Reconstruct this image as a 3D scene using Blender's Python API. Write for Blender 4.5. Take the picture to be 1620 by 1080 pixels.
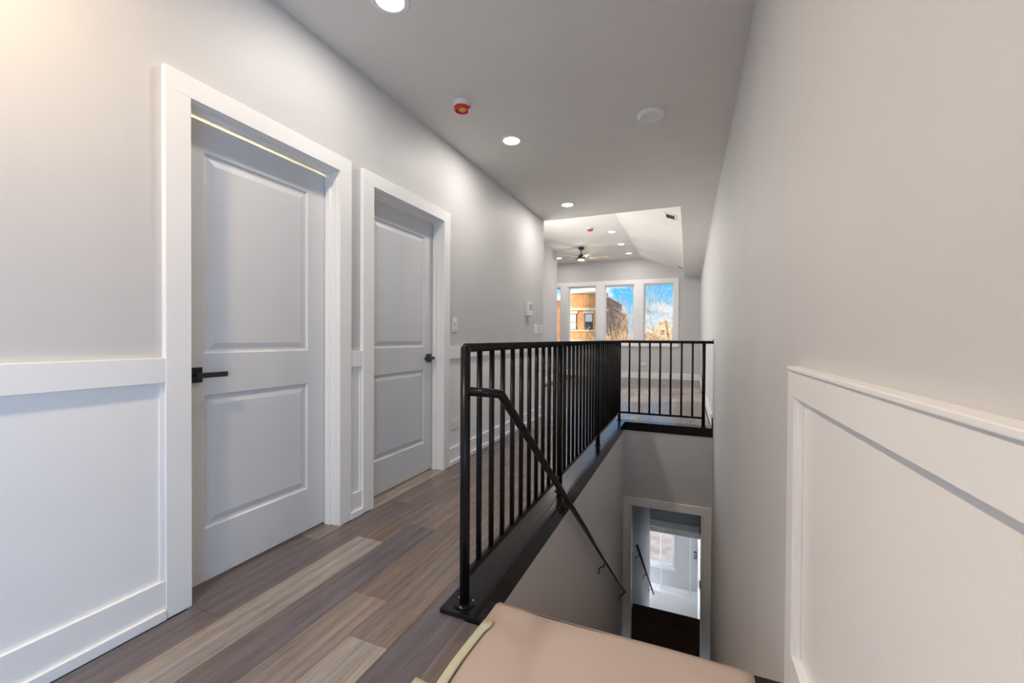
import bpy, bmesh, math, random
from mathutils import Vector, Matrix
R = math.radians
random.seed(7)
S = bpy.context.scene
C = S.collection
for o in list(bpy.data.objects): bpy.data.objects.remove(o)

# ------------------------------------------------------------------ camera
cam_d = bpy.data.cameras.new('camera'); cam = bpy.data.objects.new('camera', cam_d); C.objects.link(cam)
yaw, pit, rol = R(22.883), R(-0.592), R(0.340)
fw = Vector((-math.sin(yaw)*math.cos(pit), math.cos(yaw)*math.cos(pit), math.sin(pit)))
r0 = Vector((math.cos(yaw), math.sin(yaw), 0)); u0 = r0.cross(fw)
rr = r0*math.cos(rol) + u0*math.sin(rol); uu = -r0*math.sin(rol) + u0*math.cos(rol)
m = Matrix((rr, uu, -fw)).transposed().to_4x4(); m.translation = Vector((0, 0, 1.10))
cam.matrix_world = m
cam_d.sensor_width = 36; cam_d.lens = 36*659.3/1620; cam_d.shift_y = 0.84/1620
cam_d.clip_start = 0.05; cam_d.clip_end = 500
S.camera = cam

# ------------------------------------------------------------------ view and light levels
S.view_settings.view_transform = 'Standard'; S.view_settings.look = 'None'
S.view_settings.gamma = 1; S.view_settings.use_curve_mapping = False
S.view_settings.exposure = 0.90
S.cycles.use_denoising = True
S.cycles.max_bounces = 10; S.cycles.diffuse_bounces = 6; S.cycles.sample_clamp_indirect = 8
S.cycles.transparent_max_bounces = 12
SKY = 0.66          # sky brightness
FILL_BACK = 20.0     # added fill at the back window behind the camera
FILL_SIDE = 35.0  # added bluish side fill behind the camera
FILL_ENTRY = 150.0  # hidden fill added in the street entry
FILL_ROOM = 40.0  # hidden fill added in the far room
DOWN = 5.6         # each hall downlight
DOWN_ROOM = 5.0
FAN_LAMP = 4.0    # each downlight in the far room
SUN = 3.7
CEIL_POINT = 0

def N(nt, t, **kw):
    n = nt.nodes.new(t)
    for k, v in kw.items(): setattr(n, k, v)
    return n
def ramp(nt, stops, interp='LINEAR'):
    n = N(nt, 'ShaderNodeValToRGB'); e = n.color_ramp.elements; n.color_ramp.interpolation = interp
    while len(e) > 1: e.remove(e[-1])
    e[0].position, e[0].color = stops[0][0], (*stops[0][1], 1)
    for p, c in stops[1:]:
        x = e.new(p); x.color = (*c, 1)
    return n
def lin(r, g, b):
    f = lambda c: (c/255)/12.92 if c/255 <= .04045 else ((c/255+.055)/1.055)**2.4
    return (f(r), f(g), f(b))

# world: blue sky with fair-weather clouds
W = bpy.data.worlds.new('sky'); S.world = W; W.use_nodes = True
nt = W.node_tree; nt.nodes.clear()
out = N(nt, 'ShaderNodeOutputWorld'); bg = N(nt, 'ShaderNodeBackground'); bg.inputs['Strength'].default_value = SKY
tc = N(nt, 'ShaderNodeTexCoord'); sep = N(nt, 'ShaderNodeSeparateXYZ'); nt.links.new(tc.outputs['Generated'], sep.inputs[0])
grad = ramp(nt, [(0.0, lin(150, 205, 240)), (0.10, lin(95, 190, 245)), (0.5, lin(35, 130, 225))])
nt.links.new(sep.outputs['Z'], grad.inputs[0])
mp = N(nt, 'ShaderNodeMapping'); mp.inputs['Scale'].default_value = (7, 7, 15); mp.inputs['Location'].default_value = (1.3, 0.4, 0.55)
nt.links.new(tc.outputs['Generated'], mp.inputs[0])
nz = N(nt, 'ShaderNodeTexNoise'); nz.inputs['Scale'].default_value = 1.0; nz.inputs['Detail'].default_value = 7; nz.inputs['Roughness'].default_value = .55
nt.links.new(mp.outputs[0], nz.inputs[0])
cr = ramp(nt, [(0.47, (0, 0, 0)), (0.60, (1, 1, 1))]); nt.links.new(nz.outputs[0], cr.inputs[0])
mx = N(nt, 'ShaderNodeMixRGB'); mx.inputs[2].default_value = (1.02, 1.04, 1.08, 1)
nt.links.new(cr.outputs[0], mx.inputs[0]); nt.links.new(grad.outputs[0], mx.inputs[1])
nt.links.new(mx.outputs[0], bg.inputs[0]); nt.links.new(bg.outputs[0], out.inputs[0])

def light(name, kind, loc, energy, color=(1, 1, 1), rot=(0, 0, 0), parent=None, **kw):
    d = bpy.data.lights.new(name, kind); d.energy = energy; d.color = color
    for k, v in kw.items(): setattr(d, k, v)
    o = bpy.data.objects.new(name, d); C.objects.link(o); o.location = loc; o.rotation_euler = rot; o.parent = parent
    return o
sun = light('sun', 'SUN', (-20, -10, 30), SUN, (1, .90, .74), angle=R(.6))
sun.rotation_euler = Vector((.82, .45, -.50)).to_track_quat('-Z', 'Y').to_euler()
# unseen fill lamps, added to brighten the hall, far room and entry
light('fill_lamp_back', 'AREA', (-0.85, -3.96, 1.30), FILL_BACK, (.90, .95, 1.0), (R(-90), 0, 0), shape='RECTANGLE', size=1.7, size_y=1.7)  # added lamp at the made-up back window, brightens the hall
light('fill_lamp_side', 'AREA', (0.268, -1.75, .90), FILL_SIDE, (.32, .60, 1.0), (0, R(90), 0), shape='RECTANGLE', size=1.1, size_y=1.9)  # added bluish lamp at the made-up side window, tints the left wall
light('fill_lamp_room', 'AREA', (-3.12, 7.2, 1.75), FILL_ROOM, (1.0, .96, .90), (0, R(-90), 0), shape='RECTANGLE', size=1.5, size_y=2.2)  # added lamp out of view, lifts the far room and its ceiling
light('fill_lamp_entry', 'AREA', (-1.95, 12.02, -4.9), FILL_ENTRY, (.78, .88, 1.0), (R(90), 0, 0), shape='RECTANGLE', size=.8, size_y=1.9)  # hidden lamp added to brighten the entry; no door is built here
# portals: sky light through the far windows
p = light('window_portal', 'AREA', (-2.1, 12.20, 1.75), 1, rot=(R(90), 0, 0), shape='RECTANGLE', size=4.0, size_y=1.75); p.data.cycles.is_portal = True
p = light('lower_window_portal', 'AREA', (-.75, 12.20, -4.56), 1, rot=(R(90), 0, 0), shape='RECTANGLE', size=1.1, size_y=1.2); p.data.cycles.is_portal = True

# ------------------------------------------------------------------ main dimensions (metres)
XL, XR, ZC = -1.88, 0.288, 2.74          # left wall, right wall, hall ceiling
YH = 5.58                                # end of the hall
YF = 12.05                               # window wall
ZR = 3.32                                # flat ceiling of the far room
XK, XS, ZS = -1.21, -0.10, 2.89          # crease, soffit side, low end of the slope
XW, YW = -0.757, 5.57                    # stairwell faces
ZL, ZG = -3.08, -6.10                    # lower floors
YB = -4.0

# ------------------------------------------------------------------ materials
def newmat(name):
    M = bpy.data.materials.new(name); M.use_nodes = True
    nt = M.node_tree; b = nt.nodes['Principled BSDF']
    return M, nt, b
def paint(name, col, rough=.5, bump=.04, scale=220, var=.02, metal=0, spec=.5):
    M, nt, b = newmat(name)
    tc = N(nt, 'ShaderNodeTexCoord'); nz = N(nt, 'ShaderNodeTexNoise'); nz.inputs['Scale'].default_value = scale; nz.inputs['Detail'].default_value = 3
    nt.links.new(tc.outputs['Object'], nz.inputs[0])
    n2 = N(nt, 'ShaderNodeTexNoise'); n2.inputs['Scale'].default_value = 2.2; nt.links.new(tc.outputs['Object'], n2.inputs[0])
    r = ramp(nt, [(.3, tuple(max(0, c*(1-var)) for c in col)), (.7, tuple(min(1, c*(1+var)) for c in col))])
    nt.links.new(n2.outputs[0], r.inputs[0]); nt.links.new(r.outputs[0], b.inputs['Base Color'])
    b.inputs['Roughness'].default_value = rough; b.inputs['Metallic'].default_value = metal; b.inputs['Specular IOR Level'].default_value = spec
    if bump:
        bp = N(nt, 'ShaderNodeBump'); bp.inputs['Strength'].default_value = bump; bp.inputs['Distance'].default_value = .002
        nt.links.new(nz.outputs[0], bp.inputs['Height']); nt.links.new(bp.outputs[0], b.inputs['Normal'])
    return M
def emit(name, col, s):
    M, nt, b = newmat(name); b.inputs['Base Color'].default_value = (*col, 1)
    b.inputs['Emission Color'].default_value = (*col, 1); b.inputs['Emission Strength'].default_value = s
    return M
def glassmat(name, tint=(1, 1, 1), refl=.06):
    M, nt, b = newmat(name); nt.nodes.remove(b); o = nt.nodes['Material Output']
    t = N(nt, 'ShaderNodeBsdfTransparent'); t.inputs[0].default_value = (*tint, 1); g = N(nt, 'ShaderNodeBsdfGlossy'); g.inputs['Roughness'].default_value = .02
    lw = N(nt, 'ShaderNodeLayerWeight'); lw.inputs[0].default_value = .12
    mm = N(nt, 'ShaderNodeMath', operation='MULTIPLY'); mm.inputs[1].default_value = refl*8
    nt.links.new(lw.outputs['Fresnel'], mm.inputs[0])
    x = N(nt, 'ShaderNodeMixShader'); nt.links.new(mm.outputs[0], x.inputs[0]); nt.links.new(t.outputs[0], x.inputs[1]); nt.links.new(g.outputs[0], x.inputs[2])
    nt.links.new(x.outputs[0], o.inputs[0])
    return M
def woodfloor():
    M, nt, b = newmat('vinyl_plank')
    oi = N(nt, 'ShaderNodeObjectInfo'); tc = N(nt, 'ShaderNodeTexCoord')
    ml = N(nt, 'ShaderNodeMath', operation='MULTIPLY'); ml.inputs[1].default_value = 53.0; nt.links.new(oi.outputs['Random'], ml.inputs[0])
    add = N(nt, 'ShaderNodeVectorMath', operation='ADD'); nt.links.new(tc.outputs['Object'], add.inputs[0]); nt.links.new(ml.outputs[0], add.inputs[1])
    def noise(scale, detail, rough=.6, dist=0):
        mp = N(nt, 'ShaderNodeMapping'); mp.inputs['Scale'].default_value = scale; nt.links.new(add.outputs[0], mp.inputs[0])
        n = N(nt, 'ShaderNodeTexNoise'); n.inputs['Scale'].default_value = 1; n.inputs['Detail'].default_value = detail; n.inputs['Roughness'].default_value = rough; n.inputs['Distortion'].default_value = dist
        nt.links.new(mp.outputs[0], n.inputs[0]); return n
    fine = noise((170, 10, 1), 5, .62, .4); broad = noise((16, 1.6, 1), 4, .6, 1.0); bl = noise((5, 1.1, 1), 2)
    # cathedral grain
    mp = N(nt, 'ShaderNodeMapping'); mp.inputs['Scale'].default_value = (3.4, .30, 1); nt.links.new(add.outputs[0], mp.inputs[0])
    wv = N(nt, 'ShaderNodeTexWave'); wv.inputs['Scale'].default_value = 1.4; wv.inputs['Distortion'].default_value = 9; wv.inputs['Detail'].default_value = 4; wv.inputs['Detail Scale'].default_value = 1.2
    nt.links.new(mp.outputs[0], wv.inputs[0])
    def mul(c, fac, lo, hi):
        r = ramp(nt, [(.25, (lo,)*3), (.75, (hi,)*3)]); nt.links.new(fac, r.inputs[0])
        x = N(nt, 'ShaderNodeMixRGB', blend_type='MULTIPLY'); x.inputs[0].default_value = 1
        nt.links.new(c, x.inputs[1]); nt.links.new(r.outputs[0], x.inputs[2]); return x.outputs[0]
    c = oi.outputs['Color']
    c = mul(c, fine.outputs[0], .76, 1.22); c = mul(c, broad.outputs[0], .76, 1.22); c = mul(c, wv.outputs[0], .90, 1.06)
    # cool / warm drift along a board
    x = N(nt, 'ShaderNodeMixRGB', blend_type='MULTIPLY'); r = ramp(nt, [(.35, (.93, .96, 1.07)), (.65, (1.08, .99, .92))]); nt.links.new(bl.outputs[0], r.inputs[0])
    x.inputs[0].default_value = 1; nt.links.new(c, x.inputs[1]); nt.links.new(r.outputs[0], x.inputs[2])
    nt.links.new(x.outputs[0], b.inputs['Base Color'])
    rr_ = ramp(nt, [(.3, (.22,)*3), (.7, (.27,)*3)]); nt.links.new(broad.outputs[0], rr_.inputs[0]); nt.links.new(rr_.outputs[0], b.inputs['Roughness'])
    return M
def blackwood():
    M, nt, b = newmat('black_stained_wood')
    tc = N(nt, 'ShaderNodeTexCoord'); mp = N(nt, 'ShaderNodeMapping'); mp.inputs['Scale'].default_value = (38, 1.5, 38); nt.links.new(tc.outputs['Object'], mp.inputs[0])
    n = N(nt, 'ShaderNodeTexNoise'); n.inputs['Scale'].default_value = 1; n.inputs['Detail'].default_value = 4; n.inputs['Distortion'].default_value = .8; nt.links.new(mp.outputs[0], n.inputs[0])
    r = ramp(nt, [(.3, (.006, .006, .007)), (.7, (.016, .015, .016))]); nt.links.new(n.outputs[0], r.inputs[0]); nt.links.new(r.outputs[0], b.inputs['Base Color'])
    b.inputs['Roughness'].default_value = .2; b.inputs['Specular IOR Level'].default_value = .22
    bp = N(nt, 'ShaderNodeBump'); bp.inputs['Strength'].default_value = .55; bp.inputs['Distance'].default_value = .003
    nt.links.new(n.outputs[0], bp.inputs['Height']); nt.links.new(bp.outputs[0], b.inputs['Normal'])
    return M
def brick(name, c1, c2, mortar, scale=1.0, cyl=False):
    M, nt, b = newmat(name)
    tc = N(nt, 'ShaderNodeTexCoord'); mp = N(nt, 'ShaderNodeMapping')
    nt.links.new(tc.outputs['UV' if cyl else 'Object'], mp.inputs[0])
    if not cyl: mp.inputs['Rotation'].default_value = (R(90), 0, R(90))
    t = N(nt, 'ShaderNodeTexBrick'); t.inputs['Scale'].default_value = scale
    t.inputs['Color1'].default_value = (*c1, 1); t.inputs['Color2'].default_value = (*c2, 1); t.inputs['Mortar'].default_value = (*mortar, 1)
    t.inputs['Mortar Size'].default_value = .012; t.inputs['Brick Width'].default_value = .23; t.inputs['Row Height'].default_value = .08
    nt.links.new(mp.outputs[0], t.inputs[0])
    nz = N(nt, 'ShaderNodeTexNoise'); nz.inputs['Scale'].default_value = .8; nz.inputs['Detail'].default_value = 5; nt.links.new(tc.outputs['Object'], nz.inputs[0])
    r = ramp(nt, [(.3, (.72, .70, .70)), (.7, (1.1, 1.08, 1.02))]); nt.links.new(nz.outputs[0], r.inputs[0])
    x = N(nt, 'ShaderNodeMixRGB', blend_type='MULTIPLY'); x.inputs[0].default_value = 1; nt.links.new(t.outputs[0], x.inputs[1]); nt.links.new(r.outputs[0], x.inputs[2])
    nt.links.new(x.outputs[0], b.inputs['Base Color']); b.inputs['Roughness'].default_value = .9
    return M

M = {}
M['wall'] = paint('grey_wall_paint', (.57, .565, .565), .55, .05)
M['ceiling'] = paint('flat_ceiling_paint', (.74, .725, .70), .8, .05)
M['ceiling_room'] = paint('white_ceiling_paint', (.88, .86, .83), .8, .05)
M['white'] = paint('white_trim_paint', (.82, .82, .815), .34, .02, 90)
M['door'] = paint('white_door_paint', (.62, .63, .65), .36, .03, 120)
M['black'] = paint('black_gloss_metal', (.007, .007, .008), .28, .03, 60, spec=.22)
M['matte_black'] = paint('matte_black_metal', (.016, .016, .016), .42, .02)
M['cap'] = blackwood()
M['plank'] = woodfloor()
M['subfloor'] = paint('subfloor', (.10, .085, .075), .8)
M['paper'] = paint('pinkish_floor_paper', lin(188, 168, 156), .6, .06, 40, .05)
M['tape'] = paint('cream_masking_tape', lin(196, 194, 166), .6, .05, 150, .04)
M['plastic'] = paint('white_plastic', (.80, .80, .79), .35, 0)
M['plastic_grey'] = paint('grey_plastic', (.40, .41, .42), .35, 0)
M['dark'] = paint('dark_gap', (.03, .03, .03), .6, 0)
M['red'] = paint('red_plastic', lin(205, 40, 50), .4, 0)
M['yellow'] = paint('yellow_plastic', lin(225, 170, 20), .4, 0)
M['lens'] = emit('lamp_lens', (1, .985, .96), 9.0)
M['glass'] = glassmat('window_glass')
M['darkfloor'] = paint('dark_brown_floor', lin(96, 74, 52), .4, .05, 30, .25)
M['stair'] = paint('stair_paper', lin(198, 172, 156), .65, .05, 30, .05)
M['bronze'] = paint('dark_bronze', (.035, .026, .022), .4, 0, metal=.4)
M['blade'] = paint('pale_wood_blade', lin(205, 190, 165), .5, 0, var=.06)
M['steel'] = paint('brushed_steel', (.55, .55, .55), .35, 0, metal=1)
M['brown'] = paint('bronze_hinge', lin(70, 45, 40), .4, 0)

# ------------------------------------------------------------------ helpers
def bm_box(bm, x0, x1, y0, y1, z0, z1):
    v = [bm.verts.new(p) for p in ((x0,y0,z0),(x1,y0,z0),(x1,y1,z0),(x0,y1,z0),(x0,y0,z1),(x1,y0,z1),(x1,y1,z1),(x0,y1,z1))]
    for f in ((3,2,1,0),(4,5,6,7),(0,1,5,4),(1,2,6,5),(2,3,7,6),(3,0,4,7)): bm.faces.new([v[i] for i in f])
    return v
def finish(name, bm, mat, parent=None, smooth=False, bevel=0, seg=2):
    bmesh.ops.recalc_face_normals(bm, faces=bm.faces)
    if bevel: bmesh.ops.bevel(bm, geom=list(bm.edges), offset=bevel, segments=seg, profile=.6, affect='EDGES')
    me = bpy.data.meshes.new(name); bm.to_mesh(me); bm.free()
    if smooth:
        for p in me.polygons: p.use_smooth = True
    o = bpy.data.objects.new(name, me); C.objects.link(o)
    if mat: me.materials.append(M[mat] if isinstance(mat, str) else mat)
    o.parent = parent
    return o
def tag(o, label=None, cat=None, group=None, kind=None):
    if label: o['label'] = label
    if cat: o['category'] = cat
    if group: o['group'] = group
    if kind: o['kind'] = kind
    return o
def empty(name, label=None, cat=None, loc=(0,0,0), group=None, kind=None):
    o = bpy.data.objects.new(name, None); C.objects.link(o); o.location = loc; o.empty_display_size = .05
    return tag(o, label, cat, group, kind)
def struct(o, label, cat):
    return tag(o, label, cat, kind='structure')
def box(name, b, mat, parent=None, bevel=0):
    """b in world coordinates; moved into the parent's frame (parents here are only translated)"""
    bm = bmesh.new(); off = parent_off(parent)
    bm_box(bm, b[0]-off.x, b[1]-off.x, b[2]-off.y, b[3]-off.y, b[4]-off.z, b[5]-off.z)
    return finish(name, bm, mat, parent, bevel=bevel)
def parent_off(p):
    v = Vector((0,0,0))
    while p: v += p.location; p = p.parent
    return v
def prism(name, poly, axis, a, b, mat, parent=None, bevel=0):
    """poly of 2-D points extruded along axis from a to b (world coordinates)"""
    bm = bmesh.new(); off = parent_off(parent)
    def P(u, v, w):
        q = {'x': (w, u, v), 'y': (u, w, v), 'z': (u, v, w)}[axis]
        return Vector(q) - off
    va = [bm.verts.new(P(u, v, a)) for u, v in poly]; vb = [bm.verts.new(P(u, v, b)) for u, v in poly]
    bm.faces.new(va); bm.faces.new(vb[::-1]); n = len(poly)
    for i in range(n): bm.faces.new((va[i], vb[i], vb[(i+1) % n], va[(i+1) % n]))
    bm.normal_update(); bmesh.ops.triangulate(bm, faces=[f for f in bm.faces if len(f.verts) > 4])
    return finish(name, bm, mat, parent, bevel=bevel)
def holed(name, us, vs, holes, axis, a, b, mat, parent=None):
    """wall slab over the grid us x vs with rectangular holes, one connected mesh, from a to b along axis"""
    bm = bmesh.new(); vd = {}
    def V(u, v):
        if (u, v) not in vd: vd[(u, v)] = bm.verts.new({'x': (a, u, v), 'y': (u, a, v), 'z': (u, v, a)}[axis])
        return vd[(u, v)]
    for i in range(len(us)-1):
        for j in range(len(vs)-1):
            cu, cv = (us[i]+us[i+1])/2, (vs[j]+vs[j+1])/2
            if any(h[0] < cu < h[1] and h[2] < cv < h[3] for h in holes): continue
            bm.faces.new((V(us[i], vs[j]), V(us[i+1], vs[j]), V(us[i+1], vs[j+1]), V(us[i], vs[j+1])))
    g = bmesh.ops.extrude_face_region(bm, geom=list(bm.faces))
    d = {'x': Vector((b-a, 0, 0)), 'y': Vector((0, b-a, 0)), 'z': Vector((0, 0, b-a))}[axis]
    bmesh.ops.translate(bm, verts=[v for v in g['geom'] if isinstance(v, bmesh.types.BMVert)], vec=d)
    return finish(name, bm, mat, parent)
def bm_tube(bm, pts, r, n=12, caps=True, closed=False):
    pts = [Vector(p) for p in pts]; rings = []
    rs = r if isinstance(r, (list, tuple)) else [r]*len(pts)
    k = len(pts); prev = None
    for i, p in enumerate(pts):
        if i == 0: t = (pts[1]-p).normalized(); tn = t; mit = 1
        elif i == k-1: t = (p-pts[i-1]).normalized(); tn = t
        else:
            a_ = (p-pts[i-1]).normalized(); b_ = (pts[i+1]-p).normalized(); tn = (a_+b_).normalized(); t = a_
        if prev is None:
            ref = Vector((0, 0, 1)) if abs(t.z) < .9 else Vector((1, 0, 0))
            s = t.cross(ref).normalized(); u = s.cross(t).normalized()
        else:
            s = prev - t*prev.dot(t); s.normalize(); u = s.cross(t).normalized()
        prev = s
        ring = []
        for j in range(n):
            a = 2*math.pi*j/n; q = s*math.cos(a)*rs[i] + u*math.sin(a)*rs[i]
            if 0 < i < k-1:   # project along the segment onto the mitre plane
                q = q - t*(q.dot(tn)/t.dot(tn))
            ring.append(bm.verts.new(p+q))
        rings.append(ring)
        if 0 < i < k-1:   # carry the frame round the bend
            prev = s.copy(); prev.rotate(a_.rotation_difference(b_))
    for i in range(k-1):
        for j in range(n): bm.faces.new((rings[i][j], rings[i][(j+1) % n], rings[i+1][(j+1) % n], rings[i+1][j]))
    if caps: bm.faces.new(rings[0][::-1]); bm.faces.new(rings[-1])
def tube(name, pts, r, mat, parent=None, n=14, smooth=True):
    bm = bmesh.new(); off = parent_off(parent)
    bm_tube(bm, [Vector(p)-off for p in pts], r, n)
    o = finish(name, bm, mat, parent)
    if smooth:
        for p in o.data.polygons: p.use_smooth = len(p.vertices) == 4
    return o
def lathe(name, prof, mat, parent=None, loc=(0,0,0), n=32, rot=None):
    """profile of (radius, z) spun round z at loc (local to parent)"""
    bm = bmesh.new(); rings = []
    for r, z in prof:
        if r <= 1e-6: rings.append([bm.verts.new((0, 0, z))])
        else: rings.append([bm.verts.new((r*math.cos(2*math.pi*j/n), r*math.sin(2*math.pi*j/n), z)) for j in range(n)])
    for a, b in zip(rings, rings[1:]):
        for j in range(n):
            q = (a[j % len(a)], a[(j+1) % len(a)], b[(j+1) % len(b)], b[j % len(b)])
            q = list(dict.fromkeys(q))
            if len(q) > 2: bm.faces.new(q)
    o = finish(name, bm, mat, parent)
    o.location = loc
    if rot: o.rotation_euler = rot
    for p in o.data.polygons: p.use_smooth = True
    o.data.set_sharp_from_angle(angle=R(35))
    return o
def dup(o, parent=None):
    c = o.copy(); C.objects.link(c); c.parent = parent
    for ch in list(o.children): dup(ch, c)
    return c

# ================================================================== STRUCTURE
# floor: slab outline leaves the stair opening free
fl = prism('floor', [(-2.1, YB), (XR, YB), (XR, 1.48), (XW-.04, 1.48), (XW-.04, YW+.05), (XR, YW+.05), (XR, YF), (-5.0, YF), (-5.0, YH+.0), (-2.1, YH)], 'z', -.30, -.010, 'subfloor')
struct(fl, 'grey brown wood look plank floor of the hall and far room', 'floor')
TONE = {'dark': lin(101, 93, 91), 'purple': lin(98, 91, 93), 'brown': lin(112, 101, 96), 'mid': lin(117, 107, 102), 'taupe': lin(127, 118, 111), 'light': lin(146, 138, 129)}
planks = {}
def plank(x0, x1, y0, y1, tone):
    w, l = round(x1-x0, 4), round(y1-y0, 4)
    if (w, l) not in planks:
        bm = bmesh.new(); bm_box(bm, 0, w-.0010, 0, l-.0012, -.009, 0)
        o = finish('plank', bm, 'plank', fl); planks[(w, l)] = o.data
        top = [e for e in ()]
    else:
        o = bpy.data.objects.new('plank', planks[(w, l)]); C.objects.link(o); o.parent = fl
    o.location = (x0, y0, 0); o.color = (*TONE[tone], 1)
PW, PX0, PL = .1755, -1.843, 1.22
joint = {0: 1.05, 1: 1.784, 2: 2.02, 3: 1.39, 4: 1.176, 5: 1.62, 6: .9, 7: .3, 8: 1.0, 9: .6, 10: .2, 11: .8}
fixed = {(0, 0): 'dark', (0, -1): 'dark', (0, 1): 'brown', (1, -1): 'light', (1, 0): 'brown', (1, 1): 'mid', (2, -1): 'purple', (2, 0): 'mid', (2, 1): 'brown', (3, -1): 'taupe', (3, 0): 'brown', (3, 1): 'mid',
         (4, -1): 'light', (4, 0): 'mid', (4, 1): 'brown', (5, -1): 'purple', (5, -2): 'brown', (5, 0): 'dark'}
tones = ['dark', 'purple', 'brown', 'brown', 'brown', 'mid', 'mid', 'mid', 'taupe']
k = 0
for k in range(0, 13):
    x0 = PX0 + k*PW; x1 = min(x0+PW, XR)
    if x0 > XR-.02: break
    j0 = joint.get(k, .5)
    spans = []
    if x0 < XW-.05: spans.append((-.35, YH+.0))
    else: spans.append((-.35, 1.41))
    for (sa, sb) in spans:
        for i in range(-3, 5):
            a, b = max(sa, j0+i*PL), min(sb, j0+(i+1)*PL)
            if b-a > .02: plank(x0, x1, a, b, fixed.get((k, i), random.choice(tones)))
# far room
x = PX0 - 6*PW
k = 0
while x < XR-.03:
    x1 = min(x+PW, XR); off = random.uniform(0, PL); start = YH if x1 <= XW+.02 else YW+.17
    y = start - off
    while y < YF-.02:
        a, b = max(start, y), min(YF-.01, y+PL)
        if x < -2.4 and b < 7.5: y += PL; continue
        if b-a > .03: plank(x, x1, a, b, random.choice(tones))
        y += PL
    x += PW; k += 1
# under the doors
plank(-2.05, PX0, 1.03, 1.664, 'dark'); plank(-2.05, PX0, 1.664, 1.86, 'taupe'); plank(-2.05, PX0, 2.09, 2.97, 'light')

# left wall with the two door openings
D1 = (1.034, 1.851, 2.075); D2 = (2.10, 2.967, 2.075)
wl = prism('wall_left', [(YB, -.01), (D1[0], -.01), (D1[0], D1[2]), (D1[1], D1[2]), (D1[1], -.01), (D2[0], -.01), (D2[0], D2[2]), (D2[1], D2[2]), (D2[1], -.01), (YH, -.01), (YH, ZC+.6), (YB, ZC+.6)], 'x', XL-.13, XL, 'wall')
struct(wl, 'long light grey left wall with two white doors in it', 'wall')
wr = holed('wall_right', (YB, -2.7, -.8, YF+.2), (ZG-.1, .35, 1.45, 3.7), [(-2.7, -.8, .35, 1.45)], 'x', XR, XR+.15, 'wall'); struct(wr, 'plain light grey right wall running the whole length beside the stairs', 'wall')
wb = holed('wall_back', (XL-.13, -1.7, 0.0, XR+.15), (-.01, .45, 2.15, 3.4), [(-1.7, 0, .45, 2.15)], 'y', YB-.15, YB, 'wall'); struct(wb, 'grey end wall behind the viewer with an added window', 'wall')
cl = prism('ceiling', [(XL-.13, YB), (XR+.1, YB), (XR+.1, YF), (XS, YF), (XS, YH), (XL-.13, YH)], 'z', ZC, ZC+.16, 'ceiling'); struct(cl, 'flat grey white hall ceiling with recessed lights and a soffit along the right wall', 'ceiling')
# header and soffit side above the hall ceiling level
h = box('wall_header', (XL-.13, XS+.1, YH-.12, YH-.003, ZC+.03, 3.6), 'ceiling_room'); struct(h, 'header over the hall end seen from the far room', 'wall')
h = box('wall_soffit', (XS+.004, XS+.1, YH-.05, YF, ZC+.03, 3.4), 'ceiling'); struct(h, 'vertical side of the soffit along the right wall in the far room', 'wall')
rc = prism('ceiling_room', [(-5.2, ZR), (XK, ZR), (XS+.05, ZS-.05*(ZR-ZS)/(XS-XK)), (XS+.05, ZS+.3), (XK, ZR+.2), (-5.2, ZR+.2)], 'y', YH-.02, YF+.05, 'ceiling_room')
struct(rc, 'bright vaulted ceiling of the far room, flat on the left and sloping on the right', 'ceiling')
w = holed('wall_room_left', (YH-.05, 6.1, 8.3, 10.45), (-.01, 1.0, 2.5, ZR+.1), [(6.1, 8.3, 1.0, 2.5)], 'x', -3.28, -3.15, 'wall'); struct(w, 'short grey left wall of the far room with an outer corner', 'wall')
w = box('wall_room_near', (-3.28, XL-.13, YH-.13, YH-.0, -.01, ZR+.1), 'wall'); struct(w, 'grey wall of the far room turning left at the hall end', 'wall')
w = box('wall_room_alcove', (-5.0, -3.27, 10.32, 10.45, -.01, ZR+.1), 'wall'); struct(w, 'grey return wall round the corner in the far room', 'wall')
w = box('wall_room_end', (-5.15, -5.0, 10.3, YF+.1, -.3, ZR+.1), 'wall'); struct(w, 'grey side wall of the alcove in the far room', 'wall')
# window wall: openings of the four tall windows above and of the stair window below
WX = [(-4.35, -3.546), (-3.25, -2.488), (-2.183, -1.425), (-1.105, -0.385)]
WZ = (.98, 2.575); F = .055
LW = (-1.30, -0.30, -5.08, -4.03)
us = sorted({-5.15, XR+.15, LW[0], LW[1]} | {a-F for a, b in WX} | {b+F for a, b in WX})
vs = [ZG-.1, LW[2], LW[3], WZ[0]-F, WZ[1]+F, 3.7]
wf = holed('wall_far', us, vs, [(a-F, b+F, WZ[0]-F, WZ[1]+F) for a, b in WX] + [LW], 'y', YF, YF+.16, 'wall'); struct(wf, 'grey window wall at the far end of the room', 'wall')
# bedroom shell behind the two doors (warm light leaks over the near door)
bm = bmesh.new(); v = bm_box(bm, -3.0, XL-.128, .4, 3.5, -.02, ZC)
bmesh.ops.delete(bm, geom=[f for f in bm.faces if f.calc_center_median().x > XL-.2], context='FACES')
w = finish('wall_bedroom', bm, 'wall'); struct(w, 'shell of the room behind the two doors', 'wall')

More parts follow.
